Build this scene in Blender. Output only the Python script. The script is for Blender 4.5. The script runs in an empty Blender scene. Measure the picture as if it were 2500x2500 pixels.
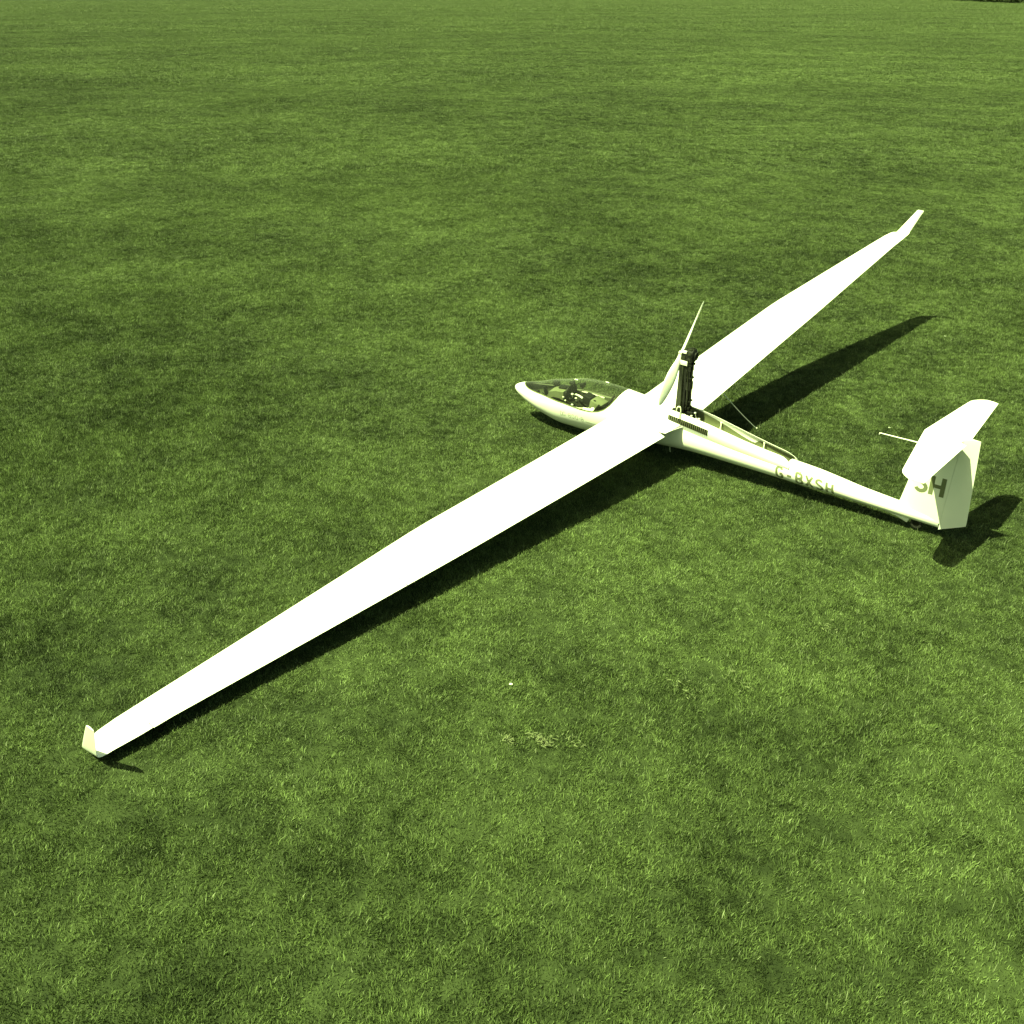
import bpy, bmesh, math, random
import numpy as np
from mathutils import Vector, Matrix, Euler

random.seed(7)
rng = np.random.default_rng(11)
scene = bpy.context.scene
COL = scene.collection

# ------------------------------------------------------------------ camera
cam_data = bpy.data.cameras.new('camera')
cam_data.sensor_width = 36.0
cam_data.lens = 37.374
cam_data.clip_start = 0.1
cam_data.clip_end = 6000
cam = bpy.data.objects.new('camera', cam_data)
cam.location = (7.6767, -12.3837, 6.0344)
cam.rotation_euler = Euler((1.11585, 0.00165, 0.68654), 'XYZ')
COL.objects.link(cam)
scene.camera = cam

# ------------------------------------------------------------------ sky and sun
SUN_TRAVEL = Vector((0.2182, 0.4509, -0.8655))
world = bpy.data.worlds.new('World')
scene.world = world
world.use_nodes = True
wn = world.node_tree
wn.nodes.clear()
w_out = wn.nodes.new('ShaderNodeOutputWorld')
w_bg = wn.nodes.new('ShaderNodeBackground')
w_sky = wn.nodes.new('ShaderNodeTexSky')
w_sky.sky_type = 'NISHITA'
w_sky.sun_disc = False
w_sky.sun_elevation = math.radians(59.9)
w_sky.sun_rotation = math.atan2(-SUN_TRAVEL.x, -SUN_TRAVEL.y)
w_sky.air_density = 0.7
w_sky.dust_density = 4.0
w_bg.inputs['Strength'].default_value = 0.05
wn.links.new(w_sky.outputs['Color'], w_bg.inputs['Color'])
wn.links.new(w_bg.outputs['Background'], w_out.inputs['Surface'])

sun_data = bpy.data.lights.new('sun', 'SUN')
sun_data.energy = 5.0
sun_data.angle = math.radians(0.5)
sun_data.color = (1.0, 0.98, 0.94)
sun = bpy.data.objects.new('sun', sun_data)
sun.rotation_euler = SUN_TRAVEL.to_track_quat('-Z', 'Y').to_euler()
sun.location = (-10, -20, 40)
COL.objects.link(sun)

vs = scene.view_settings
vs.view_transform = 'Standard'
vs.look = 'None'
vs.gamma = 1.0
vs.use_curve_mapping = False
vs.exposure = 1.75
vs.use_white_balance = True
vs.white_balance_temperature = 16000
vs.white_balance_tint = -52

scene.cycles.use_denoising = True
scene.cycles.max_bounces = 7
scene.cycles.diffuse_bounces = 3
scene.cycles.glossy_bounces = 3
scene.cycles.transparent_max_bounces = 10

# ------------------------------------------------------------------ helpers
def mat(name, color, rough=0.5, spec=0.5, metallic=0.0, coat=0.0, noise=None, bump=None):
    """principled material; noise = (scale, amount) varies the colour a little, bump = (scale, strength)"""
    m = bpy.data.materials.new(name)
    m.use_nodes = True
    nt = m.node_tree
    b = nt.nodes['Principled BSDF']
    b.inputs['Base Color'].default_value = (*color, 1)
    b.inputs['Roughness'].default_value = rough
    b.inputs['Specular IOR Level'].default_value = spec
    b.inputs['Metallic'].default_value = metallic
    b.inputs['Coat Weight'].default_value = coat
    b.inputs['Coat Roughness'].default_value = 0.08
    tc = nt.nodes.new('ShaderNodeTexCoord')
    if noise:
        n = nt.nodes.new('ShaderNodeTexNoise')
        n.inputs['Scale'].default_value = noise[0]
        n.inputs['Detail'].default_value = 5
        r = nt.nodes.new('ShaderNodeMapRange')
        r.inputs['From Min'].default_value = 0.3
        r.inputs['From Max'].default_value = 0.7
        r.inputs['To Min'].default_value = 1 - noise[1]
        r.inputs['To Max'].default_value = 1 + noise[1] * 0.4
        x = nt.nodes.new('ShaderNodeVectorMath')
        x.operation = 'SCALE'
        x.inputs[0].default_value = color
        nt.links.new(tc.outputs['Object'], n.inputs['Vector'])
        nt.links.new(n.outputs['Fac'], r.inputs['Value'])
        nt.links.new(r.outputs['Result'], x.inputs['Scale'])
        nt.links.new(x.outputs['Vector'], b.inputs['Base Color'])
    if bump:
        n2 = nt.nodes.new('ShaderNodeTexNoise')
        n2.inputs['Scale'].default_value = bump[0]
        n2.inputs['Detail'].default_value = 4
        bp = nt.nodes.new('ShaderNodeBump')
        bp.inputs['Strength'].default_value = bump[1]
        bp.inputs['Distance'].default_value = 0.004
        nt.links.new(tc.outputs['Object'], n2.inputs['Vector'])
        nt.links.new(n2.outputs['Fac'], bp.inputs['Height'])
        nt.links.new(bp.outputs['Normal'], b.inputs['Normal'])
    return m

M_WHITE = mat('white_gelcoat', (0.80, 0.80, 0.77), 0.28, 0.5, coat=0.25, noise=(2.2, 0.05))
M_PROP = mat('white_paint', (0.74, 0.74, 0.70), 0.35, 0.5, noise=(6, 0.05))
M_CARBON = mat('dark_carbon', (0.018, 0.020, 0.011), 0.45, 0.25, noise=(40, 0.25))
M_BLACK = mat('black_plastic', (0.006, 0.0065, 0.0045), 0.55, 0.2, noise=(30, 0.3))
M_STEEL = mat('light_metal', (0.55, 0.55, 0.50), 0.35, 0.5, metallic=0.5, noise=(25, 0.2))
M_LETTER = mat('grey_vinyl', (0.15, 0.16, 0.10), 0.5, 0.3, noise=(15, 0.08))
M_DECAL = mat('pale_grey_vinyl', (0.40, 0.41, 0.36), 0.5, 0.3)
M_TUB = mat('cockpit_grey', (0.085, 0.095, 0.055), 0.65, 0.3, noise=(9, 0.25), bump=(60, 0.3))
M_PANEL = mat('console_grey', (0.13, 0.14, 0.085), 0.55, 0.3, noise=(12, 0.18))
M_CLOTH_D = mat('dark_upholstery', (0.014, 0.015, 0.010), 0.9, 0.15, noise=(22, 0.35), bump=(90, 0.6))
M_CLOTH_W = mat('white_cloth', (0.72, 0.72, 0.66), 0.9, 0.2, noise=(20, 0.15), bump=(40, 0.6))
M_RUBBER = mat('tyre_rubber', (0.02, 0.02, 0.018), 0.8, 0.3, noise=(20, 0.3))
M_GRILLE = mat('grille_olive', (0.13, 0.135, 0.08), 0.6, 0.3, noise=(30, 0.3))
M_BAY = mat('bay_liner', (0.16, 0.17, 0.11), 0.6, 0.3, noise=(8, 0.25))
M_HOSE = mat('pale_hose', (0.62, 0.63, 0.52), 0.5, 0.4)
M_BARK = mat('bark', (0.06, 0.05, 0.035), 0.9, 0.2, noise=(4, 0.4))
M_LEAF = mat('tree_leaf', (0.018, 0.028, 0.009), 0.7, 0.2, noise=(0.6, 0.4))
M_PAPER = mat('white_paper', (0.8, 0.8, 0.76), 0.8, 0.2)
M_DAISY = mat('daisy_white', (0.75, 0.75, 0.68), 0.8, 0.2)

def glass_material():
    m = bpy.data.materials.new('canopy_perspex')
    m.use_nodes = True
    nt = m.node_tree
    nt.nodes.clear()
    out = nt.nodes.new('ShaderNodeOutputMaterial')
    mix = nt.nodes.new('ShaderNodeMixShader')
    tr = nt.nodes.new('ShaderNodeBsdfTransparent')
    tr.inputs['Color'].default_value = (0.90, 0.92, 0.88, 1)
    gl = nt.nodes.new('ShaderNodeBsdfGlossy')
    gl.inputs['Roughness'].default_value = 0.02
    # thin-shell reflectance, the same from inside and outside: 4 % face on, rising at grazing angles
    lw = nt.nodes.new('ShaderNodeLayerWeight')
    lw.inputs['Blend'].default_value = 0.5
    pw = nt.nodes.new('ShaderNodeMath')
    pw.operation = 'POWER'
    pw.inputs[1].default_value = 3.5
    ml = nt.nodes.new('ShaderNodeMath')
    ml.operation = 'MULTIPLY_ADD'
    ml.inputs[1].default_value = 0.50
    ml.inputs[2].default_value = 0.03
    nt.links.new(lw.outputs['Facing'], pw.inputs[0])
    nt.links.new(pw.outputs[0], ml.inputs[0])
    nt.links.new(ml.outputs[0], mix.inputs['Fac'])
    nt.links.new(tr.outputs['BSDF'], mix.inputs[1])
    # diffuse share paints in the pale rim of reflected sky, strongest edge on
    du = nt.nodes.new('ShaderNodeBsdfDiffuse')
    du.inputs['Color'].default_value = (0.42, 0.44, 0.36, 1)
    surf = nt.nodes.new('ShaderNodeMixShader')
    surf.inputs['Fac'].default_value = 0.45
    nt.links.new(gl.outputs['BSDF'], surf.inputs[1])
    nt.links.new(du.outputs['BSDF'], surf.inputs[2])
    nt.links.new(surf.outputs['Shader'], mix.inputs[2])
    nt.links.new(mix.outputs['Shader'], out.inputs['Surface'])
    return m
M_GLASS = glass_material()

def link(name, me, m, parent=None):
    o = bpy.data.objects.new(name, me)
    if m:
        me.materials.append(m)
    COL.objects.link(o)
    if parent:
        o.parent = parent
    return o

def mesh_obj(name, verts, faces, m, parent=None, smooth=True, merge=0.0, angle=40):
    me = bpy.data.meshes.new(name)
    me.from_pydata([tuple(map(float, v)) for v in verts], [], [tuple(int(i) for i in f) for f in faces])
    bm = bmesh.new()
    bm.from_mesh(me)
    if merge:
        bmesh.ops.remove_doubles(bm, verts=bm.verts, dist=merge)
        bmesh.ops.dissolve_degenerate(bm, edges=bm.edges, dist=merge)
    bmesh.ops.recalc_face_normals(bm, faces=bm.faces)
    if smooth:
        lim = math.radians(angle)
        for f in bm.faces:
            f.smooth = True
        for e in bm.edges:
            if len(e.link_faces) == 2 and e.calc_face_angle(0) > lim:
                e.smooth = False
    bm.to_mesh(me)
    bm.free()
    return link(name, me, m, parent)

def loft(rings, cap0=True, cap1=True, closed=True):
    """rings: list of equal-length point lists -> verts, faces"""
    n = len(rings[0])
    verts = [p for r in rings for p in r]
    faces = []
    for i in range(len(rings) - 1):
        for j in range(n if closed else n - 1):
            k = (j + 1) % n
            faces.append((i * n + j, i * n + k, (i + 1) * n + k, (i + 1) * n + j))
    if cap0:
        faces.append(tuple(range(n)))
    if cap1:
        faces.append(tuple((len(rings) - 1) * n + j for j in range(n)))
    return verts, faces

class MB:
    """collects simple solids into one mesh"""
    def __init__(self):
        self.v, self.f = [], []
    def add(self, v, f):
        o = len(self.v)
        self.v += [tuple(p) for p in v]
        self.f += [tuple(i + o for i in q) for q in f]
        return self
    def box(self, lo, hi, bev=0.0, rot=None, origin=None):
        bm = bmesh.new()
        bmesh.ops.create_cube(bm, size=1)
        for w in bm.verts:
            w.co = Vector([lo[i] + (w.co[i] + 0.5) * (hi[i] - lo[i]) for i in range(3)])
        if bev:
            bmesh.ops.bevel(bm, geom=bm.edges[:], offset=bev, segments=2, affect='EDGES', profile=0.5)
        if rot is not None:
            c = Vector(origin) if origin is not None else Vector([(lo[i] + hi[i]) / 2 for i in range(3)])
            bmesh.ops.rotate(bm, verts=bm.verts, cent=c, matrix=Euler(rot).to_matrix())
        bm.verts.index_update()
        self.add([w.co[:] for w in bm.verts], [[w.index for w in f.verts] for f in bm.faces])
        bm.free()
        return self
    def tube(self, pts, r, n=8, r1=None):
        pts = [Vector(p) for p in pts]
        rings = []
        for i, p in enumerate(pts):
            a = pts[max(i - 1, 0)]
            b = pts[min(i + 1, len(pts) - 1)]
            d = (b - a).normalized()
            u = d.orthogonal().normalized() if i == 0 else (u - d * u.dot(d)).normalized()
            w = d.cross(u)
            rr = r if r1 is None else r + (r1 - r) * i / (len(pts) - 1)
            rings.append([p + u * rr * math.cos(2 * math.pi * k / n) + w * rr * math.sin(2 * math.pi * k / n) for k in range(n)])
        return self.add(*loft(rings))
    def ball(self, c, r, sx=1, sy=1, sz=1, n=8):
        rings = []
        for i in range(n + 1):
            t = math.pi * i / n
            rr = max(math.sin(t), 0.02)
            rings.append([(c[0] + r * sx * rr * math.cos(2 * math.pi * k / 10), c[1] + r * sy * rr * math.sin(2 * math.pi * k / 10), c[2] + r * sz * math.cos(t)) for k in range(10)])
        return self.add(*loft(rings))
    def build(self, name, m, parent=None, smooth=True, angle=40):
        return mesh_obj(name, self.v, self.f, m, parent, smooth, 0.0, angle)

def tag(o, label, cat, group=None, kind=None):
    if label:
        o['label'] = label
    if cat:
        o['category'] = cat
    if group:
        o['group'] = group
    if kind:
        o['kind'] = kind
    return o

def pchip(x, xs, ys):
    xs = np.asarray(xs, float); ys = np.asarray(ys, float)
    h = np.diff(xs); d = np.diff(ys) / h
    m = np.zeros(len(xs)); m[0] = d[0]; m[-1] = d[-1]
    for i in range(1, len(xs) - 1):
        if d[i - 1] * d[i] > 0:
            w1 = 2 * h[i] + h[i - 1]; w2 = h[i] + 2 * h[i - 1]
            m[i] = (w1 + w2) / (w1 / d[i - 1] + w2 / d[i])
    i = min(max(int(np.searchsorted(xs, x)) - 1, 0), len(h) - 1)
    t = (x - xs[i]) / h[i]
    return (1 + 2 * t) * (1 - t) ** 2 * ys[i] + t * (1 - t) ** 2 * h[i] * m[i] + t * t * (3 - 2 * t) * ys[i + 1] + t * t * (t - 1) * h[i] * m[i + 1]

def smoothstep(t):
    t = min(max(t, 0.0), 1.0)
    return t * t * (3 - 2 * t)

# ------------------------------------------------------------------ ground
SOIL_Z = -0.035

def ground_colour_nodes(nt, dark, light, straw):
    """patchy turf colour from noises over world position; returns the colour socket"""
    geo = nt.nodes.new('ShaderNodeNewGeometry')
    def noise(scale, detail, rough=0.55, stretch=None):
        n = nt.nodes.new('ShaderNodeTexNoise')
        n.inputs['Scale'].default_value = scale
        n.inputs['Detail'].default_value = detail
        n.inputs['Roughness'].default_value = rough
        nt.links.new(geo.outputs['Position'], n.inputs['Vector'])
        return n.outputs['Fac']
    def rng_(sock, a, b, c, d):
        r = nt.nodes.new('ShaderNodeMapRange')
        r.inputs['From Min'].default_value = a
        r.inputs['From Max'].default_value = b
        r.inputs['To Min'].default_value = c
        r.inputs['To Max'].default_value = d
        nt.links.new(sock, r.inputs['Value'])
        return r.outputs['Result']
    def math_(op, a, b):
        r = nt.nodes.new('ShaderNodeMath')
        r.operation = op
        for i, s in enumerate((a, b)):
            if isinstance(s, (int, float)):
                r.inputs[i].default_value = s
            else:
                nt.links.new(s, r.inputs[i])
        return r.outputs[0]
    def mix(f, a, b):
        x = nt.nodes.new('ShaderNodeMix')
        x.data_type = 'RGBA'
        nt.links.new(f, x.inputs['Factor'])
        for i, s in (('A', a), ('B', b)):
            sock = [q for q in x.inputs if q.name == i and q.type == 'RGBA'][0]
            if isinstance(s, tuple):
                sock.default_value = (*s, 1)
            else:
                nt.links.new(s, sock)
        return [q for q in x.outputs if q.type == 'RGBA'][0]
    big = rng_(noise(0.16, 3), 0.38, 0.62, 0.0, 1.0)
    vast = rng_(noise(0.035, 4, 0.6), 0.40, 0.60, 0.0, 1.0)
    mid = rng_(noise(0.9, 5, 0.62), 0.39, 0.61, 0.0, 1.0)
    fine = rng_(noise(6.5, 3), 0.38, 0.62, 0.0, 1.0)
    f = math_('ADD', math_('ADD', math_('MULTIPLY', big, 0.22), math_('MULTIPLY', mid, 0.32)), math_('ADD', math_('MULTIPLY', fine, 0.28), math_('MULTIPLY', vast, 0.18)))
    f = rng_(f, 0.08, 0.90, 0.0, 1.0)
    dry = rng_(noise(1.7, 4, 0.7), 0.69, 0.78, 0.0, 0.45)
    c = mix(f, dark, light)
    c = mix(dry, c, straw)
    return c, mix, math_, rng_

def grass_material():
    m = bpy.data.materials.new('grass_blades')
    m.use_nodes = True
    nt = m.node_tree
    nt.nodes.clear()
    out = nt.nodes.new('ShaderNodeOutputMaterial')
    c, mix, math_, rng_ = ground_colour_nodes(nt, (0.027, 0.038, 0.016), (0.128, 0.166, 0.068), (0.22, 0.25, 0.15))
    at = nt.nodes.new('ShaderNodeAttribute')
    at.attribute_name = 'rnd'
    var = rng_(at.outputs['Fac'], 0, 1, 0.38, 1.62)
    sc = nt.nodes.new('ShaderNodeVectorMath')
    sc.operation = 'SCALE'
    nt.links.new(c, sc.inputs[0])
    nt.links.new(var, sc.inputs['Scale'])
    st = rng_(at.outputs['Fac'], 0.955, 0.985, 0, 0.85)
    col = mix(st, sc.outputs['Vector'], (0.23, 0.25, 0.17))
    df = nt.nodes.new('ShaderNodeBsdfPrincipled')
    df.inputs['Roughness'].default_value = 0.55
    df.inputs['Specular IOR Level'].default_value = 0.25
    tl = nt.nodes.new('ShaderNodeBsdfTranslucent')
    mx = nt.nodes.new('ShaderNodeMixShader')
    mx.inputs['Fac'].default_value = 0.24
    nt.links.new(col, df.inputs['Base Color'])
    nt.links.new(col, tl.inputs['Color'])
    nt.links.new(df.outputs['BSDF'], mx.inputs[1])
    nt.links.new(tl.outputs['BSDF'], mx.inputs[2])
    nt.links.new(mx.outputs['Shader'], out.inputs['Surface'])
    return m

def field_material():
    m = bpy.data.materials.new('field_turf')
    m.use_nodes = True
    nt = m.node_tree
    b = nt.nodes['Principled BSDF']
    b.inputs['Roughness'].default_value = 0.9
    b.inputs['Specular IOR Level'].default_value = 0.1
    c, mix, math_, rng_ = ground_colour_nodes(nt, (0.008, 0.0115, 0.005), (0.037, 0.048, 0.021), (0.07, 0.08, 0.05))  # colours darkened to carry the average self-shadow of the turf blades
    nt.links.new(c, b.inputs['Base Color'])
    return m

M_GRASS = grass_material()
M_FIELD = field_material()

def build_field():
    # one sheet to the horizon, finer near the aircraft
    rs = [0, 4, 8, 14, 22, 34, 50, 75, 110, 170, 260, 400, 650, 1000, 1600, 2600, 4200]
    n = 72
    v = [(0, 0, SOIL_Z)]
    f = []
    for i, r in enumerate(rs[1:]):
        for k in range(n):
            a = 2 * math.pi * k / n
            v.append((r * math.cos(a), r * math.sin(a), SOIL_Z))
    for k in range(n):
        f.append((0, 1 + k, 1 + (k + 1) % n))
    for i in range(len(rs) - 2):
        for k in range(n):
            a, b = 1 + i * n + k, 1 + i * n + (k + 1) % n
            f.append((a, a + n, b + n, b))
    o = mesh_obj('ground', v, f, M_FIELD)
    tag(o, 'mown grass airfield stretching to the horizon', None, kind='structure')
build_field()

# ---- turf blades: a few tiles of blades, instanced over the field by one geometry-nodes object
def blade_tile(n, R, seed):
    g = np.random.default_rng(seed)
    ncl = 150
    cr = R * np.sqrt(g.random(ncl)); ca = g.random(ncl) * 2 * np.pi
    cc = np.stack([cr * np.cos(ca), cr * np.sin(ca)], 1)
    ch = g.uniform(0.62, 1.3, ncl); cd = g.random(ncl) * 2 * np.pi; crn = g.normal(0, 0.13, ncl)
    r = R * np.sqrt(g.random(n)); a = g.random(n) * 2 * np.pi
    p = np.stack([r * np.cos(a), r * np.sin(a)], 1)
    d2 = ((p[:, None, :] - cc[None, :, :]) ** 2).sum(2)
    ci = d2.argmin(1)
    h = g.uniform(0.018, 0.043, n) * ch[ci]
    tall = g.random(n) < 0.006
    h[tall] = g.uniform(0.06, 0.105, tall.sum())
    w = g.uniform(0.0018, 0.0038, n)
    w[tall] *= 0.7
    ld = cd[ci] + g.normal(0, 1.0, n)
    le = h * np.abs(g.normal(0.5, 0.35, n))
    le[tall] *= 0.6
    lx, ly = np.cos(ld) * le, np.sin(ld) * le
    fa = g.random(n) * np.pi
    wx, wy = np.cos(fa) * w, np.sin(fa) * w
    z0 = np.zeros(n)
    V = np.empty((n, 5, 3))
    V[:, 0] = np.stack([p[:, 0] - wx, p[:, 1] - wy, z0], 1)
    V[:, 1] = np.stack([p[:, 0] + wx, p[:, 1] + wy, z0], 1)
    mx, my = p[:, 0] + lx * 0.35, p[:, 1] + ly * 0.35
    V[:, 2] = np.stack([mx + wx * .85, my + wy * .85, h * 0.6], 1)
    V[:, 3] = np.stack([mx - wx * .85, my - wy * .85, h * 0.6], 1)
    V[:, 4] = np.stack([p[:, 0] + lx, p[:, 1] + ly, h], 1)
    rnd = np.clip(g.random(n) * 0.94 + crn[ci] * 0.5, 0, 0.95)
    dry = (g.random(n) < 0.018) | (tall & (g.random(n) < 0.5))
    rnd[dry] = g.uniform(0.96, 1.0, dry.sum())
    return V.reshape(-1, 3), np.repeat(rnd, 5)

def value_noise(x, y, scale, seed):
    g = np.random.default_rng(seed)
    T = g.random((64, 64))
    u, v = x / scale, y / scale
    i, j = np.floor(u).astype(int), np.floor(v).astype(int)
    fu, fv = u - i, v - j
    fu, fv = fu * fu * (3 - 2 * fu), fv * fv * (3 - 2 * fv)
    t = lambda a, b: T[a % 64, b % 64]
    return (t(i, j) * (1 - fu) + t(i + 1, j) * fu) * (1 - fv) + (t(i, j + 1) * (1 - fu) + t(i + 1, j + 1) * fu) * fv

def build_grass():
    NV, NB, R = 6, 5600, 0.63
    verts, rnds, vids = [], [], []
    for k in range(NV):
        V, rn = blade_tile(NB, R, 100 + k)
        verts.append(V); rnds.append(rn); vids.append(np.full(len(V), k))
    TV = np.concatenate(verts)
    nb = NV * NB
    # points in the camera's view, with a margin for a step to the side
    cx, cy = 7.6767, -12.3837
    fx, fy = -0.6346, 0.7728
    px, py, sc = [], [], []
    for d0, d1, step, s in ((1.5, 42, 0.74, 1.0), (42, 85, 1.2, 1.6), (85, 200, 2.2, 2.9), (200, 420, 4.4, 5.8), (420, 950, 9.0, 12.0)):
        g = np.random.default_rng(int(d0 * 10))
        half = d1 * 0.60 + 7
        us = np.arange(d0, d1, step)
        ws = np.arange(-half, half, step)
        U, W = np.meshgrid(us, ws)
        U = U + g.uniform(-.17, .17, U.shape) * step
        W = W + g.uniform(-.17, .17, U.shape) * step
        keep = np.abs(W) < U * 0.56 + 5.0
        U, W = U[keep], W[keep]
        px.append(cx + fx * U - fy * W); py.append(cy + fy * U + fx * W)
        sc.append(np.full(U.shape, s))
    px, py, sc = map(np.concatenate, (px, py, sc))
    n = len(px)
    g = np.random.default_rng(5)
    hn = value_noise(px, py, 2.3, 1) * 0.5 + value_noise(px, py, 6.5, 2) * 0.5
    hs = 0.62 + 0.75 * hn + g.normal(0, 0.06, n)
    hs *= sc ** 0.75
    V = np.concatenate([TV, np.stack([px, py, np.full(n, SOIL_Z - 0.003)], 1)])
    me = bpy.data.meshes.new('grass')
    nverts = len(V)
    base = np.arange(nb) * 5
    quads = np.stack([base, base + 1, base + 2, base + 3], 1)
    tris = np.stack([base + 3, base + 2, base + 4], 1)
    me.vertices.add(nverts)
    me.vertices.foreach_set('co', V.astype(np.float32).ravel())
    loops = np.concatenate([quads.ravel(), tris.ravel()]).astype(np.int32)
    me.loops.add(len(loops))
    me.loops.foreach_set('vertex_index', loops)
    me.polygons.add(2 * nb)
    me.polygons.foreach_set('loop_start', np.concatenate([np.arange(nb) * 4, nb * 4 + np.arange(nb) * 3]).astype(np.int32))
    me.polygons.foreach_set('loop_total', np.concatenate([np.full(nb, 4), np.full(nb, 3)]).astype(np.int32))
    me.update(calc_edges=True)
    def attr(name, typ, tile, pts):
        a = me.attributes.new(name, typ, 'POINT')
        a.data.foreach_set('value', np.concatenate([tile, pts]).astype(np.float32 if typ == 'FLOAT' else np.int32))
    nt_ = len(TV)
    attr('rnd', 'FLOAT', np.concatenate(rnds), np.zeros(n))
    attr('tile', 'INT', np.concatenate(vids), -1 - g.integers(0, NV, n))
    attr('turn', 'FLOAT', np.zeros(nt_), g.random(n) * 2 * np.pi)
    attr('wide', 'FLOAT', np.ones(nt_), sc)
    attr('tall', 'FLOAT', np.ones(nt_), hs)
    o = link('grass', me, M_GRASS)
    tag(o, 'short green turf covering the whole airfield', 'grass', kind='stuff')
    ng = bpy.data.node_groups.new('turf', 'GeometryNodeTree')
    ng.interface.new_socket('Geometry', in_out='INPUT', socket_type='NodeSocketGeometry')
    ng.interface.new_socket('Geometry', in_out='OUTPUT', socket_type='NodeSocketGeometry')
    N, L = ng.nodes, ng.links
    gi, go = N.new('NodeGroupInput'), N.new('NodeGroupOutput')
    def named(name, typ):
        a = N.new('GeometryNodeInputNamedAttribute')
        a.data_type = typ
        a.inputs['Name'].default_value = name
        return a.outputs['Attribute']
    tile = named('tile', 'INT')
    rot = N.new('ShaderNodeCombineXYZ')
    L.new(named('turn', 'FLOAT'), rot.inputs['Z'])
    scl = N.new('ShaderNodeCombineXYZ')
    wd = named('wide', 'FLOAT')
    L.new(wd, scl.inputs['X']); L.new(wd, scl.inputs['Y']); L.new(named('tall', 'FLOAT'), scl.inputs['Z'])
    join = N.new('GeometryNodeJoinGeometry')
    def select(k):
        c = N.new('FunctionNodeCompare')
        c.data_type = 'INT'
        c.operation = 'EQUAL'
        ins = [s for s in c.inputs if s.type == 'INT']
        L.new(tile, ins[0])
        ins[1].default_value = k
        s = N.new('GeometryNodeSeparateGeometry')
        s.domain = 'POINT'
        L.new(gi.outputs[0], s.inputs['Geometry'])
        L.new(c.outputs['Result'], s.inputs['Selection'])
        return s.outputs['Selection']
    for k in range(NV):
        ip = N.new('GeometryNodeInstanceOnPoints')
        L.new(select(-1 - k), ip.inputs['Points'])
        L.new(select(k), ip.inputs['Instance'])
        L.new(rot.outputs[0], ip.inputs['Rotation'])
        L.new(scl.outputs[0], ip.inputs['Scale'])
        L.new(ip.outputs['Instances'], join.inputs[0])
    L.new(join.outputs[0], go.inputs[0])
    md = o.modifiers.new('turf', 'NODES')
    md.node_group = ng
    print('grass tiles', n)
build_grass()

# ------------------------------------------------------------------ the motor glider
# aircraft axes: x aft from the nose, y to starboard, z up; port wing tip rests near the grass
glider = bpy.data.objects.new('motor_glider', None)
glider.empty_display_size = 0.5
COL.objects.link(glider)
glider.matrix_world = Matrix((
    (0.9986894, 0.00521829, 0.05091414, -2.37833431),
    (0.0, 0.99478873, -0.10195777, -0.0370876),
    (-0.05118086, 0.10182415, 0.99348496, 0.48421874),
    (0, 0, 0, 1)))
tag(glider, 'white single-seat motor glider parked on grass with its propeller raised', 'glider')

# fuselage stations: x, half width, centre z, height above, depth below
ST = np.array([
    [0.0, .004, -.028, .004, .004], [.006, .02, -.028, .02, .022], [.02, .038, -.028, .037, .042], [.05, .062, -.029, .06, .068],
    [.09, .084, -.03, .083, .092], [.16, .112, -.03, .113, .122], [.30, .157, -.033, .162, .178], [.454, .197, -.034, .208, .222],
    [.70, .245, -.018, .29, .295], [.944, .277, .0, .345, .352], [1.2, .3, .04, .385, .385], [1.4, .31, .062, .405, .397],
    [1.7, .31, .075, .42, .385], [2.0, .295, .08, .42, .345], [2.15, .283, .08, .415, .318], [2.4, .255, .085, .4, .285],
    [2.65, .228, .085, .375, .255], [2.93, .2, .085, .345, .225], [3.2, .18, .088, .29, .2], [3.5, .167, .09, .235, .188],
    [4.0, .157, .09, .18, .172], [4.41, .15, .087, .155, .158], [5.08, .137, .085, .138, .138], [5.335, .124, .079, .124, .124],
    [5.71, .105, .064, .105, .105], [6.1, .09, .058, .092, .094], [6.5, .064, .05, .086, .087], [6.715, .034, .042, .075, .08]])
def sec(x):
    return [pchip(x, ST[:, 0], ST[:, k]) for k in range(1, 5)]
def body(x, phi, off=0.0):
    """point on the skin; phi in degrees, 0 starboard, 90 top, 180 port, 270 keel"""
    a, zc, bu, bl = sec(x)
    c, s = math.cos(math.radians(phi)), math.sin(math.radians(phi))
    b = bu if s > 0 else bl
    nrm = Vector((0, c / a, s / b)).normalized()
    return Vector((x, a * c, zc + b * s)) + nrm * off
# half angle of the cockpit / engine bay opening, from the top
OPEN = np.array([[0.0, 0.0], [.19, 0], [.236, 27.7], [.289, 43], [.37, 52.8], [.576, 62], [.765, 67.4], [1.03, 74.4], [1.28, 80], [1.47, 82.7],
                 [1.58, 82.6], [1.69, 80.9], [1.80, 76.3], [1.89, 69.5], [1.974, 56.5], [2.034, 38.5], [2.068, 19], [2.085, 0], [2.5, 40], [2.86, 52], [4.0, 57], [4.70, 58], [6.715, 58]])
C0, C1, B0, B1 = .19, 2.085, 2.86, 4.70
def alpha(x):
    return max(0.0, float(np.interp(x, OPEN[:, 0], OPEN[:, 1])))

def cos_space(a, b, n):
    return [a + (b - a) * (1 - math.cos(math.pi * i / n)) / 2 for i in range(n + 1)]
XS = [0, .003, .008, .014, .022, .035, .05, .07, .095, .125, .155] + cos_space(C0, C1, 70) + list(np.linspace(C1, B0, 14))[1:] + list(np.linspace(B0, B1, 28))[1:] + list(np.linspace(B1, 6.715, 26))[1:]
N1, N2 = 26, 18
def ring_phis(x):
    al = alpha(x)
    up = [270 + (90 + al - 270) * i / N1 for i in range(N1)]
    top = [90 + al - 2 * al * i / N2 for i in range(N2)]
    down = [90 - al + (-90 - (90 - al)) * i / N1 for i in range(N1)]
    return up + top + down

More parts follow.
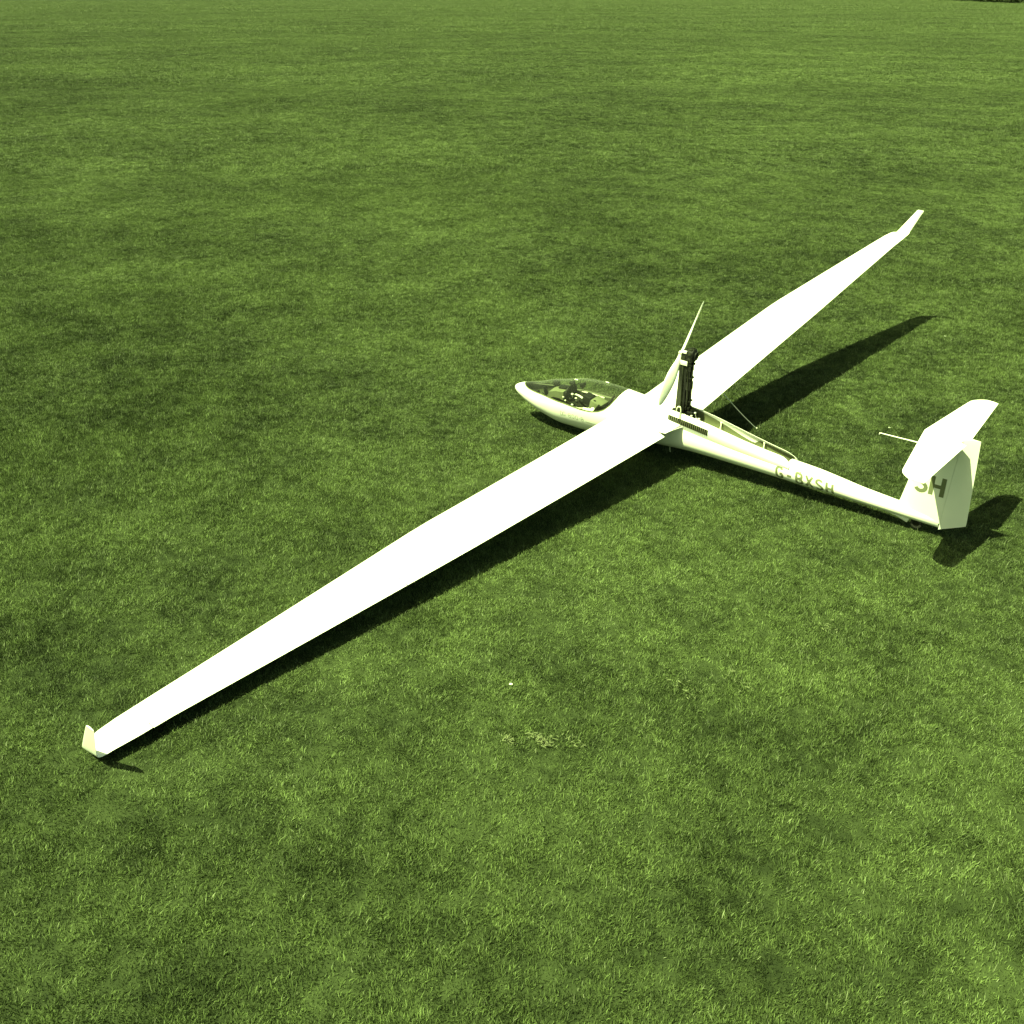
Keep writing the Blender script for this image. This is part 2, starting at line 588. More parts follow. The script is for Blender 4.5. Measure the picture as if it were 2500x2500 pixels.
def build_fuselage():
    n = 2 * N1 + N2
    V = [body(x, ph) for x in XS for ph in ring_phis(x)]
    skin, glass = [], []
    for i in range(len(XS) - 1):
        xm = (XS[i] + XS[i + 1]) / 2
        for j in range(n):
            k = (j + 1) % n
            q = (i * n + j, i * n + k, (i + 1) * n + k, (i + 1) * n + j)
            top = N1 <= j < N1 + N2
            if top and C0 < xm < C1:
                glass.append(q)
            elif top and B0 < xm < B1:
                pass
            else:
                skin.append(q)
    L = len(XS) - 1
    skin.append(tuple(L * n + j for j in range(n)))
    skin.append(tuple(range(n)))
    fus = mesh_obj('fuselage', V, skin, M_WHITE, glider, merge=2e-5, angle=50)
    me = fus.data
    bm = bmesh.new(); bm.from_mesh(me)
    bmesh.ops.delete(bm, geom=[v for v in bm.verts if not v.link_faces], context='VERTS')
    bm.to_mesh(me); bm.free()
    can = mesh_obj('canopy', V, glass, M_GLASS, glider, merge=2e-5, angle=80)
    bm = bmesh.new(); bm.from_mesh(can.data)
    bmesh.ops.delete(bm, geom=[v for v in bm.verts if not v.link_faces], context='VERTS')
    bm.to_mesh(can.data); bm.free()
    can['label'] = 'clear one-piece cockpit canopy'
    # rim of the canopy: a thin frame strip on the glass edge, inside the skin line
    for side in (1, -1):
        outer, inner = [], []
        xs = [x for x in XS if C0 + .004 < x < C1 - .0005]
        for x in xs:
            al = alpha(x)
            outer.append(body(x, 90 + side * al, -0.003))
            a = sec(x)[0]
            inner.append(body(x, 90 + side * max(0.0, al - math.degrees(0.016 / max(a, .1))), -0.004))
        v = outer + inner
        m = len(xs)
        f = [(i, i + 1, m + i + 1, m + i) for i in range(m - 1)]
        mesh_obj('canopy_frame', v, f, M_PANEL, can)
    # sliding window and its tab on the far side of the canopy
    mb = MB()
    mb.box((-.03, -.004, -.008), (.03, .004, .008), .002)
    t = mb.build('window_tab', M_PROP, can)
    p = body(1.05, 52, 0.006)
    t.location = p
    t.rotation_euler = (math.radians(-40), 0, 0.1)
    t2 = link('window_tab', t.data, None, can)
    t2.location = body(1.62, 55, 0.006)
    t2.rotation_euler = (math.radians(-38), 0, 0)
    # cockpit tub: inner skin under the sill, closed by a rim
    rings = []
    for x in [q for q in XS if .20 < q < 2.08] + [2.3]:
        al = alpha(x) if x < C1 else 0.0
        r = [body(x, 90 + al, -0.001)]
        ph = [90 + al + 2 + (268 - 90 - al) * i / 18 for i in range(19)]
        r += [body(x, min(p_, 270), -.022) for p_ in ph]
        r += [Vector((p_.x, -p_.y, p_.z)) for p_ in reversed(r[:-1])]
        rings.append(r)
    v, f = loft(rings, True, True, closed=False)
    mesh_obj('cockpit_tub', v, f, M_TUB, glider, angle=50)
    # engine bay trough
    rings = []
    for x in np.linspace(B0, B1, 20):
        al = alpha(x)
        e = body(x, 90 + al, -0.002)
        zb = max(sec(x)[1] - 0.02, .05)
        w = abs(e.y)
        r = [e, Vector((x, -w * 1.02, e.z - .03)), Vector((x, -w * .95, zb + .03)), Vector((x, -w * .6, zb))]
        r += [Vector((p_.x, -p_.y, p_.z)) for p_ in reversed(r)]
        rings.append(r)
    v, f = loft(rings, True, True, closed=False)
    mesh_obj('engine_bay', v, f, M_BAY, glider, angle=30)
    return fus, can
fuselage, canopy = build_fuselage()

# ---- lettering: strokes wrapped on the skin
def arc(cx, cy, rx, ry, a0, a1, n=10):
    return [(cx + rx * math.cos(math.radians(a0 + (a1 - a0) * i / n)), cy + ry * math.sin(math.radians(a0 + (a1 - a0) * i / n))) for i in range(n + 1)]
GLYPH = {
    'G': [arc(.3, .72, .24, .24, 20, 180, 8) + arc(.3, .28, .24, .24, 180, 360, 9) + [(.54, .44)], [(.32, .46), (.58, .46)]],
    '-': [[(.12, .46), (.48, .46)]],
    'B': [[(.08, 0), (.08, 1)], [(.08, .96), (.32, .96)] + arc(.32, .74, .2, .22, 90, -90, 8) + [(.08, .52)], [(.32, .52)] + arc(.32, .28, .24, .24, 90, -90, 8) + [(.08, .04)]],
    'X': [[(.04, 0), (.56, 1)], [(.04, 1), (.56, 0)]],
    'S': [arc(.3, .74, .23, .22, 25, 200, 9) + [(.2, .56), (.4, .46)] + arc(.3, .26, .24, .22, 30, -155, 9)],
    'H': [[(.07, 0), (.07, 1)], [(.53, 0), (.53, 1)], [(.07, .5), (.53, .5)]],
    'D': [[(.07, 0), (.07, 1)], [(.07, .96), (.3, .96)] + arc(.28, .5, .26, .46, 90, -90, 10) + [(.07, .04)]],
    '8': [arc(.3, .73, .2, .23, -90, 270, 16), arc(.3, .27, .24, .25, -90, 270, 16)],
    '0': [arc(.3, .5, .24, .46, 0, 360, 20)],
}
def glyph_mesh(ch, width, surf, seg=0.08):
    """strokes of a glyph in its unit box; surf(u, v, lift) -> point"""
    V, F = [], []
    for si, line in enumerate(GLYPH[ch]):
        pts = [np.array(p) for p in line]
        d2 = [pts[0]]
        for a, b in zip(pts[:-1], pts[1:]):
            L = np.linalg.norm(b - a)
            k = max(1, int(L / seg))
            d2 += [a + (b - a) * (i + 1) / k for i in range(k)]
        base = len(V)
        for i, p in enumerate(d2):
            t0 = p - d2[i - 1] if i else d2[1] - p
            t1 = d2[i + 1] - p if i < len(d2) - 1 else p - d2[i - 1]
            t0 = t0 / (np.linalg.norm(t0) + 1e-9); t1 = t1 / (np.linalg.norm(t1) + 1e-9)
            t = t0 + t1
            t = t / (np.linalg.norm(t) + 1e-9)
            nn = np.array([-t[1], t[0]])
            k = width / 2 / max(.5, float(nn @ np.array([-t0[1], t0[0]])))
            V.append(surf(*(p + nn * k), si)); V.append(surf(*(p - nn * k), si))
        for i in range(len(d2) - 1):
            q = base + 2 * i
            F.append((q, q + 1, q + 3, q + 2))
    return V, F

def registration():
    x0, x1 = 4.575, 5.415
    adv = (x1 - x0) / 6
    for i, ch in enumerate('G-BXSH'):
        def surf(u, v, k, i=i):
            x = x0 + adv * (i + u * 1.22 + .08) - 0.02 * v
            return body(x, 214 + (150 - 214) * v, 0.0015 + 0.0005 * k)
        V, F = glyph_mesh(ch, .19, surf)
        mesh_obj('registration_letter', V, F, M_LETTER, fuselage)
    # type lettering on the nose, thin outlines
    x0, x1 = 1.095, 1.545
    cells = [('D', 0), ('G', .115), ('8', .35), ('0', .50), ('0', .65), ('B', .875)]
    for ch, fx in cells:
        def surf(u, v, k, fx=fx):
            x = x0 + (x1 - x0) * fx + u * .088
            return body(x, 196.5 + (185.5 - 196.5) * v + 3.0 * (x - x0) / (x1 - x0), 0.0012 + 0.0005 * k)
        V, F = glyph_mesh(ch, .10, surf, .1)
        mesh_obj('type_letter', V, F, M_DECAL, fuselage)
    for xa in (1.228, 1.46):   # dots between the groups
        V = [body(xa + dx, 191 + dp + 3.0 * (xa - x0) / (x1 - x0), .0015) for dx, dp in ((0, 1), (.012, 1), (.012, -1), (0, -1))]
        mesh_obj('type_dot', V, [(0, 1, 2, 3)], M_DECAL, fuselage, False)
    mb = MB()
    V = []
    for k in range(12):
        x = 1.57 + .2 * k / 11
        V += [body(x, 197.2, .0015), body(x, 198.6, .0015)]
    mesh_obj('pinstripe', V, [(2 * k, 2 * k + 1, 2 * k + 3, 2 * k + 2) for k in range(11)], M_DECAL, fuselage)
registration()

# ---- wings
def airfoil(n=22, thick=.155, camber=.03):
    up, lo = [], []
    for i in range(n + 1):
        t = (1 - math.cos(math.pi * i / n)) / 2
        yt = 5 * thick * (.2969 * math.sqrt(t) - .126 * t - .3516 * t * t + .2843 * t ** 3 - .1036 * t ** 4)
        pc = .42
        yc = camber / pc ** 2 * (2 * pc * t - t * t) if t < pc else camber / (1 - pc) ** 2 * ((1 - 2 * pc) + 2 * pc * t - t * t)
        up.append((t, yc + yt)); lo.append((t, yc - yt * .82))
    return up, lo
AF_UP, AF_LO = airfoil()
def af(t, upper):
    q = AF_UP if upper else AF_LO
    return float(np.interp(t, [p[0] for p in q], [p[1] for p in q]))
Y_ST = [.12, .3, 4.398, 8.2, 8.55, 8.75, 8.86]
X_LE = [2.15, 2.1493, 2.0992, 2.283, 2.303, 2.328, 2.362]
CH = [.918, .9159, .778, .385, .362, .325, .287]
def wing_le(y, side):
    a = .0004 + (-.0007 if side > 0 else .0007)
    return float(np.interp(y, Y_ST, X_LE)), float(np.interp(y, Y_ST, CH)), .2622 + .0323 * y + a * y * y

def wing_section(y, side, t0, t1, n, droop=0.0, flare=0.0, lift_te=0.0, close=True):
    x, c, z = wing_le(y, side)
    x -= flare * .05; c += flare * .12
    th = 1 + .25 * flare
    ts = [t0 + (t1 - t0) * ((1 - math.cos(math.pi * i / n)) / 2 if t0 == 0 else i / n) for i in range(n + 1)]
    pts = []
    def P(t, upper):
        zz = af(t, upper)
        dz = -droop * max(0, t - .83) * c + lift_te * smoothstep((t - .5) / .5)
        return Vector((x + t * c, side * y, z + zz * c * th * (1 if t < .999 else 0) + dz + (0.0012 if upper else -0.0012)))
    pts += [P(t, True) for t in ts]
    pts += [P(t, False) for t in reversed(ts[1:] if t0 == 0 else ts)]
    return pts

def build_wing(side):
    # fixed root fairing with its own trailing edge
    rings = []
    for y, fl in ((.10, 1.0), (.17, .9), (.22, .7), (.28, .45), (.34, .22), (.41, .07), (.485, 0.0)):
        rings.append(wing_section(y, side, 0, 1, 26, 0, fl, .03))
    v, f = loft(rings)
    ys = [.486, .8] + list(np.linspace(1.2, 8.2, 24)) + [8.4]
    rings = [wing_section(y, side, 0, .83, 22) for y in ys]
    v2, f2 = loft(rings)
    rings = [wing_section(y, side, 0, 1, 22) for y in (8.402, 8.48, 8.55, 8.62, 8.69, 8.75, 8.80)]
    v3, f3 = loft(rings)
    mb = MB(); mb.add(v, f); mb.add(v2, f2); mb.add(v3, f3)
    w = mb.build('wing', M_WHITE, glider, angle=35)
    # flap and aileron, slightly drooped
    for nm, ya, yb in (('flap', .497, 5.30), ('aileron', 5.312, 8.392)):
        rings = [wing_section(y, side, .834, 1, 6, .10) for y in np.linspace(ya, yb, 16)]
        v, f = loft(rings)
        mesh_obj(nm, v, f, M_WHITE, w, angle=35)
    # winglet: turns up from the tip
    rings = []
    x8, c8, z8 = wing_le(8.80, side)
    # station: y, z above tip, LE x, chord, cant
    for y, dz, xl, c, cant in ((8.801, 0, x8, c8, 0), (8.86, .002, 2.362, .288, 3), (8.90, .006, 2.376, .272, 12), (8.925, .016, 2.388, .258, 35),
                               (8.938, .034, 2.402, .246, 62), (8.945, .065, 2.424, .236, 80), (8.950, .12, 2.464, .220, 85), (8.956, .20, 2.522, .197, 86),
                               (8.962, .29, 2.587, .171, 86), (8.967, .38, 2.652, .145, 86), (8.970, .450, 2.702, .128, 86), (8.971, .468, 2.715, .120, 86), (8.972, .476, 2.728, .104, 86)):
        ca, sa = math.cos(math.radians(cant)), math.sin(math.radians(cant))
        th = 1.0 if cant < 30 else .62
        r = []
        n = 22
        ts = [(1 - math.cos(math.pi * i / n)) / 2 for i in range(n + 1)]
        for upper in (True, False):
            for t in (ts if upper else list(reversed(ts[1:]))):
                zz = (af(t, upper) * th if t < .999 else 0) * c + (.0012 if upper else -.0012)
                tw = -.034 * (1 - t) * min(1.0, max(0.0, (y - 8.80) / .12)) * max(0.0, 1 - dz / .42)
                r.append(Vector((xl + t * c, side * (y - sa * zz), z8 + dz + tw + ca * zz)))
        rings.append(r)
    v, f = loft(rings)
    mesh_obj('winglet', v, f, M_WHITE, w, angle=35)
    # tip skid under the wing, control horn fairings over the hinge line
    x, c, z = wing_le(8.3, side)
    mb = MB()
    mb.box((x + .13, side * 8.3 - .012, z - .075), (x + .27, side * 8.3 + .012, z - .005), .008)
    mb.build('tip_skid', M_BLACK, w)
    for yy in (1.9, 5.9):
        x, c, z = wing_le(yy, side)
        mb = MB()
        mb.ball((x + .80 * c, side * yy, z + af(.80, True) * c), .012, 3.4, .8, .7)
        mb.build('hinge_fairing', M_PROP, w)
    return w
wing_port = build_wing(-1)
wing_port['label'] = 'left wing with its tip down at the grass'
wing_star = build_wing(1)
wing_star['label'] = 'right wing raised clear of the grass'

# ---- fin, rudder and tailplane
def thick_section(pts_x, z, half, n=12, front=True):
    """lens section between x0 and x1 at height z"""
    x0, x1 = pts_x
    r = []
    ts = [(1 - math.cos(math.pi * i / n)) / 2 for i in range(n + 1)]
    return x0, x1, ts

def build_tail():
    # fin: full vertical aerofoil cut at the rudder hinge
    rings = []
    def fin_le(z):
        return float(np.interp(z, [.03, .166, .6, 1.17], [6.10, 6.195, 6.27, 6.355]))
    def hinge(z):
        return float(np.interp(z, [-.04, .068, 1.0, 1.19], [6.727, 6.731, 6.767, 6.775]))
    def te(z):
        return float(np.interp(z, [.06, .105, 1.25], [7.02, 7.03, 6.9737]))
    def half(t, c):
        return 5 * .115 * c * (.2969 * math.sqrt(t) - .126 * t - .3516 * t * t + .2843 * t ** 3 - .1030 * t ** 4)
    for z in [.04, .08, .12, .16, .2] + list(np.linspace(.28, 1.17, 12)):
        x0, xh, x1 = fin_le(z), hinge(z), te(max(z, .1))
        c = x1 - x0
        ts = [((1 - math.cos(math.pi / 2 * i / 14))) * (xh - .001 - x0) / c for i in range(15)]
        r = [Vector((x0 + t * c, -half(t, c), z)) for t in ts] + [Vector((x0 + t * c, half(t, c), z)) for t in reversed(ts[1:])]
        rings.append(r)
    v, f = loft(rings)
    fin = mesh_obj('fin', v, f, M_WHITE, glider, angle=50)
    # rudder, its foot cut up towards the trailing edge
    rings = []
    for s in np.linspace(0, 1, 14):
        r = []
        zl = -.045 + s * (1.235 + .045)      # at the hinge
        zt = .095 + s * (1.245 - .095)       # at the trailing edge
        x0, xh, x1 = fin_le(max(zl, .05)), hinge(zl) + .001, te(zt)
        c = x1 - fin_le(.166)
        n = 8
        for sg in (-1, 1):
            for i in (range(n + 1) if sg < 0 else reversed(range(n + 1))):
                u = i / n
                x = xh + (x1 - xh) * u
                t = (x - x0) / (x1 - x0)
                hw = max(half(min(t, 1), x1 - x0), .0015)
                r.append(Vector((x, sg * hw, zl + (zt - zl) * u)))
        rings.append(r)
    v, f = loft(rings)
    rud = mesh_obj('rudder', v, f, M_WHITE, glider, angle=50)
    # 'SH' on the fin and rudder, port side
    def fin_surf(x, z, lift):
        x0, x1 = fin_le(z), te(z)
        t = (x - x0) / (x1 - x0)
        return Vector((x, -half(t, x1 - x0) - .0015 - lift * .0005, z))
    for ch, xa, xb in (('S', 6.345, 6.50), ('H', 6.528, 6.70)):
        def surf(u, w, k, xa=xa, xb=xb):
            return fin_surf(xa + (xb - xa) * (u / .6), .402 + (.660 - .402) * w, k)
        V, F = glyph_mesh(ch, .19, surf)
        mesh_obj('fin_letter', V, F, M_LETTER, fin)
    # tailplane: straight taper, rounded tips, cut-out for the rudder
    tail = bpy.data.objects.new('tailplane', None)
    COL.objects.link(tail)
    tail.parent = glider
    ZH = 1.192
    def le(y):
        y = abs(y)
        x = 6.318 + .152 * y
        if y > 1.03:
            x += .12 * ((y - 1.03) / .175) ** 2.4
        return x
    def tex(y):
        y = abs(y)
        x = 6.850 - .058 * y
        return x
    def sect(y, u0, u1, n=14):
        x0, x1 = le(y), tex(y)
        c = x1 - x0
        tm = .012 if abs(y) < 1.15 else .006
        ts = [u0 + (u1 - u0) * ((1 - math.cos(math.pi * i / n)) / 2 if u0 == 0 else i / n) for i in range(n + 1)]
        hz = lambda t: 5 * .10 * c * (.2969 * math.sqrt(t) - .126 * t - .3516 * t * t + .2843 * t ** 3 - .1030 * t ** 4)
        up = [Vector((x0 + t * c, y, ZH + hz(t) + .001)) for t in ts]
        lo = [Vector((x0 + t * c, y, ZH - hz(t) - .001)) for t in reversed(ts)]
        return up + lo
    ys = [-1.203, -1.195, -1.18, -1.15, -1.11, -1.06, -1.0] + list(np.linspace(-.85, .85, 11)) + [1.0, 1.06, 1.11, 1.15, 1.18, 1.195, 1.203]
    v, f = loft([sect(y, 0, .745) for y in ys])
    mesh_obj('stabiliser', v, f, M_WHITE, tail, angle=50)
    v, f = loft([sect(y, .7455, .875, 6) for y in (-.05, -.03, 0, .03, .05)])
    mesh_obj('tailplane_fairing', v, f, M_WHITE, tail, angle=50)
    for s in (-1, 1):
        yy = [q for q in np.linspace(.09, 1.15, 10)] + [1.18, 1.2]
        rg = [sect(s * y, .747, 1, 6) for y in yy]
        for p_ in rg[0]:      # inner end cut on the slant to clear the rudder
            u = (p_.x - rg[0][0].x) / (rg[0][6].x - rg[0][0].x)
            p_.y = s * (.052 + .038 * u)
        v, f = loft(rg)
        mesh_obj('elevator', v, f, M_WHITE, tail, angle=50)
    mb = MB()
    mb.box((6.72, -.018, ZH + .03), (6.76, -.004, ZH + .036), .002)
    mb.build('fastener', M_DECAL, tail)
    # energy probe ahead of the fin
    mb = MB()
    mb.tube([(6.36, 0, 1.012), (6.1, 0, 1.0), (5.81, 0, .988)], .008, 8, .006)
    mb.tube([(5.815, 0, .988), (5.80, 0, .987), (5.797, 0, .965)], .006, 6)
    mb.build('air_probe', M_PROP, glider)
    return fin
build_tail()

# ---- undercarriage
def wheel(name, c, r, w, parent, m=M_RUBBER, rim=None):
    rings = []
    prof = [(-w * .5, r * .55), (-w * .55, r * .75), (-w * .45, r * .93), (-w * .2, r), (w * .2, r), (w * .45, r * .93), (w * .55, r * .75), (w * .5, r * .55)]
    for yy, rr in prof:
        rings.append([Vector((c[0] + rr * math.cos(2 * math.pi * k / 28), c[1] + yy, c[2] + rr * math.sin(2 * math.pi * k / 28))) for k in range(28)])
    v, f = loft(rings, False, False)
    wo = mesh_obj(name, v, f, None, parent)
    wo.data.materials.append(m)
    mb = MB()
    mb.add(*loft([[Vector((c[0] + r * .56 * math.cos(2 * math.pi * k / 20), c[1] + yy, c[2] + r * .56 * math.sin(2 * math.pi * k / 20))) for k in range(20)] for yy in (-w * .42, w * .42)]))
    mb.build('rim', rim or M_STEEL, wo)
    return wo
wheel('main_wheel', (2.25, 0, -.225), .175, .12, glider)
mb = MB()
mb.box((1.98, -.135, -.33), (2.42, -.127, -.2), .003, (math.radians(12), 0, 0))
mb.build('gear_door', M_WHITE, glider)
mb = MB()
mb.box((1.98, .127, -.33), (2.42, .135, -.2), .003, (math.radians(-12), 0, 0))
mb.build('gear_door', M_WHITE, glider)
wheel('tail_wheel', (6.45, 0, -.075), .075, .045, glider, M_RUBBER, M_BLACK)
# fairing ahead of the tail wheel
rings = []
for x, d, hw in ((6.02, .0, .02), (6.12, .012, .028), (6.22, .032, .033), (6.30, .058, .034), (6.335, .068, .03), (6.35, .045, .028), (6.36, .01, .026)):
    a, zc, bu, bl = sec(x)
    zb = zc - bl
    rings.append([Vector((x, hw, zb + .04)), Vector((x, hw, zb - d * .5)), Vector((x, hw * .5, zb - d)), Vector((x, -hw * .5, zb - d)), Vector((x, -hw, zb - d * .5)), Vector((x, -hw, zb + .04))])
mesh_obj('tail_wheel_fairing', *loft(rings), M_WHITE, glider, angle=30)
mb = MB()
mb.box((6.716, -.012, -.05), (6.738, .012, -.018), .003)
mb.build('rudder_bracket', M_BLACK, glider)
mb = MB()
mb.tube([(2.885, -.05, -.12), (2.89, -.055, -.19), (2.90, -.055, -.225)], .006, 6)
mb.build('drain_tube', M_HOSE, glider)

# ---- engine doors, standing open
def door_pt(x, s, side, off=0.0, k=1.0):
    h = body(min(x, B1), 90 + alpha(min(x, B1)) + 1.0, 0.003)
    hy, hz = abs(h.y), h.z
    ty = float(np.interp(x, [2.86, 2.98, 3.26, 4.05, 4.74], [.146, .14, .135, .11, .07]))
    tz = float(np.interp(x, [2.86, 2.98, 3.26, 3.51, 4.05, 4.4, 4.74], [.503, .49, .472, .444, .358, .313, .277]))
    ty = hy + (ty - hy) * k
    tz = hz + (tz - hz) * k
    y = hy + (ty - hy) * s + .022 * math.sin(math.pi * s)
    return Vector((x, side * (y + off), hz + (tz - hz) * s))
def build_door(side):
    rings = []
    xs = [2.86, 2.868, 2.885] + list(np.linspace(2.95, 4.58, 24)) + [4.63, 4.67, 4.70, 4.72, 4.735, 4.742]
    for x in xs:
        k = 1.0
        if x > 4.58:
            k = math.sqrt(max(0.0, 1 - ((x - 4.58) / .164) ** 2)) * .8 + .2
        if x < 2.884:
            k = .93 + .07 * (x - 2.86) / .024
        rings.append([door_pt(x, i / 8, side, .004, k) for i in range(9)] + [door_pt(x, i / 8, side, -.004, k) for i in reversed(range(9))])
    v, f = loft(rings)
    return mesh_obj('engine_door', v, f, M_WHITE, glider, angle=45), xs
door_p, dxs = build_door(-1)
door_s, _ = build_door(1)
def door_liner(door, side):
    # darker olive liner on the inner face, with a wavy upper edge
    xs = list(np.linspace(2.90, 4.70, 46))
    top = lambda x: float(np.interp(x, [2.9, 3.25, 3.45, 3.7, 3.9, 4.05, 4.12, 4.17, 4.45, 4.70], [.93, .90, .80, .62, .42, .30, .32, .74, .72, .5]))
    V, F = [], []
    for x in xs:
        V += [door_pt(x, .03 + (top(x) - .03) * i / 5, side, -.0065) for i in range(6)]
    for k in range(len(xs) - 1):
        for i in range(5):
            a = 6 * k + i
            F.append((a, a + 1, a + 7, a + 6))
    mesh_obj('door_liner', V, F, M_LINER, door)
M_LINER = mat('olive_inner_skin', (0.13, 0.14, 0.08), 0.6, 0.3, noise=(7, 0.2))
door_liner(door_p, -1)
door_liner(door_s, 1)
door_p['label'] = 'open left engine door with a slatted vent'
door_s['label'] = 'open right engine door'

# vent on the port door: a dark recessed panel with slats and a thin frame
V, F = [], []
n = 24
for k in range(n + 1):
    x = 2.905 + (3.53 - 2.905) * k / n
    lo, hi = .27, .66
    V += [door_pt(x, lo, -1, .0055), door_pt(x, (lo + hi) / 2, -1, .0055), door_pt(x, hi, -1, .0055)]
for k in range(n):
    for j in range(2):
        a = 3 * k + j
        F.append((a, a + 1, a + 4, a + 3))
vent = mesh_obj('vent_panel', V, F, M_BLACK, door_p)
vent['label'] = 'dark slatted cooling vent'
mb = MB()
for k in range(20):
    x = 2.912 + (3.52 - 2.912) * (k + .5) / 20
    a, b = door_pt(x, .28, -1, .008), door_pt(x + .006, .65, -1, .008)
    mb.tube([a, (a + b) / 2 + Vector((0, -.004, 0)), b], .0055, 4)
mb.build('vent_slats', M_GRILLE, door_p, False)
# stays holding the doors
for x in (3.62, 4.30):
    mb = MB()
    a = Vector((x, -.4 * abs(body(x, 90 + alpha(x)).y), sec(x)[1] + .03))
    b = door_pt(x - .05, .7, 1, -.012)
    mb.tube([a, b], .007, 6)
    mb.ball(b, .016)
    mb.build('door_stay', M_HOSE, glider)
mb = MB()
for y in (-.045, .045):
    mb.tube([(3.35, y, .22), (4.0, y * .8, .17), (4.6, y * .5, .14)], .012, 8)
mb.build('pylon_guide', M_HOSE, glider)
# pale folded cover in the bay
rings = []
for x in np.linspace(3.40, 4.05, 16):
    u = (x - 3.40) / .65
    w = .05 * (1 - .55 * u) * math.sqrt(max(.05, 1 - (2 * u - 1) ** 8))
    z = sec(x)[1] + .15 - .07 * u
    rings.append([Vector((x, w * math.cos(2 * math.pi * k / 10), z + .022 * math.sin(2 * math.pi * k / 10))) for k in range(10)])
mesh_obj('bay_cover', *loft(rings), M_PROP, glider)

# ---- pylon and engine
pylon = bpy.data.objects.new('engine_pylon', None)
COL.objects.link(pylon)
pylon.parent = glider
mb = MB()
rings = []
for z, x0, x1, w in ((.16, 2.925, 3.03, .062), (.45, 2.928, 3.03, .062), (.9, 2.945, 3.03, .056), (1.22, 2.955, 3.04, .052), (1.30, 2.965, 3.05, .05)):
    b = .014
    rings.append([Vector((x0 + b, -w, z)), Vector((x1 - b, -w, z)), Vector((x1, -w + b, z)), Vector((x1, w - b, z)), Vector((x1 - b, w, z)), Vector((x0 + b, w, z)), Vector((x0, w - b, z)), Vector((x0, -w + b, z))])
mesh_obj('mast', *loft(rings), M_CARBON, pylon, angle=25)
mb = MB()
mb.box((3.032, -.046, .22), (3.075, .046, 1.26), .008)
mb.box((3.08, -.038, .25), (3.125, -.006, 1.2), .006)
mb.box((3.08, .008, .25), (3.13, .04, 1.2), .006)
for z, dx, h in ((.50, .008, .05), (.63, .018, .016), (.80, .003, .12), (.975, .016, .02), (1.08, .0, .07), (1.17, .02, .03)):
    mb.box((3.07, -.044, z), (3.135 + dx, .044, z + h), .004)
mb.build('belt_cover', M_BLACK, pylon, angle=30)
mb = MB()
mb.tube([(3.105, -.052, .5), (3.11, -.056, .78), (3.10, -.05, .98), (3.08, -.05, 1.1)], .006, 6)
mb.build('cable', M_CARBON, pylon)
mb = MB()
mb.tube([(3.142, -.02, .45), (3.15, -.03, .8), (3.145, -.02, 1.15)], .009, 6)
mb.build('cable', M_BLACK, pylon)
# upper drive housing
rings = []
for x, r in ((2.985, .05), (2.99, .062), (3.06, .066), (3.065, .092), (3.075, .098), (3.15, .098), (3.16, .09), (3.175, .06), (3.19, .055)):
    rings.append([Vector((x, r * math.cos(2 * math.pi * k / 24) * .8, 1.315 + r * math.sin(2 * math.pi * k / 24))) for k in range(24)])
mesh_obj('drive_housing', *loft(rings), M_BLACK, pylon, angle=35)
for k in range(9):
    a = 2 * math.pi * k / 9
    mb = MB()
    mb.box((3.09 + .008 * (k % 3), .082 * math.cos(a) - .012, 1.315 + .10 * math.sin(a) - .012), (3.14, .082 * math.cos(a) + .012, 1.315 + .10 * math.sin(a) + .012), .003)
    mb.build('housing_bolt', M_CARBON, pylon, angle=30)
mb = MB()
mb.box((2.975, -.0665, 1.168), (3.085, -.056, 1.232), .003)
mb.build('mast_plate', M_PROP, pylon)
mb = MB()
mb.box((2.985, -.058, 1.335), (3.06, -.028, 1.37), .004)
mb.build('top_plate', M_PROP, pylon)
# engine block and fittings in the bay
mb = MB()
mb.box((2.90, -.085, .12), (3.22, .085, .33), .02)
for k in range(5):
    mb.box((3.16 + .015 * k, -.07, .2), (3.166 + .015 * k, .07, .38), .002)
mb.box((3.05, -.07, .30), (3.17, .07, .43), .015)
mb.box((3.10, -.055, .40), (3.21, -.01, .49), .012)
mb.box((3.14, .01, .38), (3.23, .06, .47), .01)
mb.build('engine_block', M_BLACK, glider, angle=30)
for k, (x, y, z, r) in enumerate(((3.16, -.075, .40, .02), (3.20, -.05, .445, .016), (3.235, -.065, .40, .022), (3.27, -.03, .41, .02), (3.25, -.075, .365, .018), (3.29, -.06, .375, .015), (3.22, .01, .47, .018), (3.29, .0, .40, .02), (3.19, -.085, .36, .014), (3.31, -.035, .36, .018))):
    mb = MB()
    mb.ball((x, y, z), r, 1, 1, .75)
    mb.tube([(x, y, z), (x + .01, y + .01, z - .07)], r * .45, 6)
    mb.build('engine_fitting', M_HOSE if k % 3 else M_STEEL, glider)
for pts in ([(2.99, -.085, .36), (2.985, -.10, .47), (3.01, -.105, .55), (3.05, -.10, .54), (3.055, -.095, .44), (3.06, -.085, .36)],
            [(3.06, -.085, .36), (3.07, -.10, .43), (3.10, -.10, .46), (3.15, -.09, .43), (3.17, -.085, .36)]):
    # smooth the bend a little
    P = [Vector(p) for p in pts]
    Q = []
    for i in range(len(P) - 1):
        for s in range(5):
            t = s / 5
            p0, p1, p2, p3 = P[max(i - 1, 0)], P[i], P[i + 1], P[min(i + 2, len(P) - 1)]
            Q.append(.5 * ((2 * p1) + (p2 - p0) * t + (2 * p0 - 5 * p1 + 4 * p2 - p3) * t * t + (3 * p1 - p0 - 3 * p2 + p3) * t ** 3))
    Q.append(P[-1])
    mb = MB()
    mb.tube(Q, .009, 8)
    mb.build('coolant_hose', M_HOSE, glider)

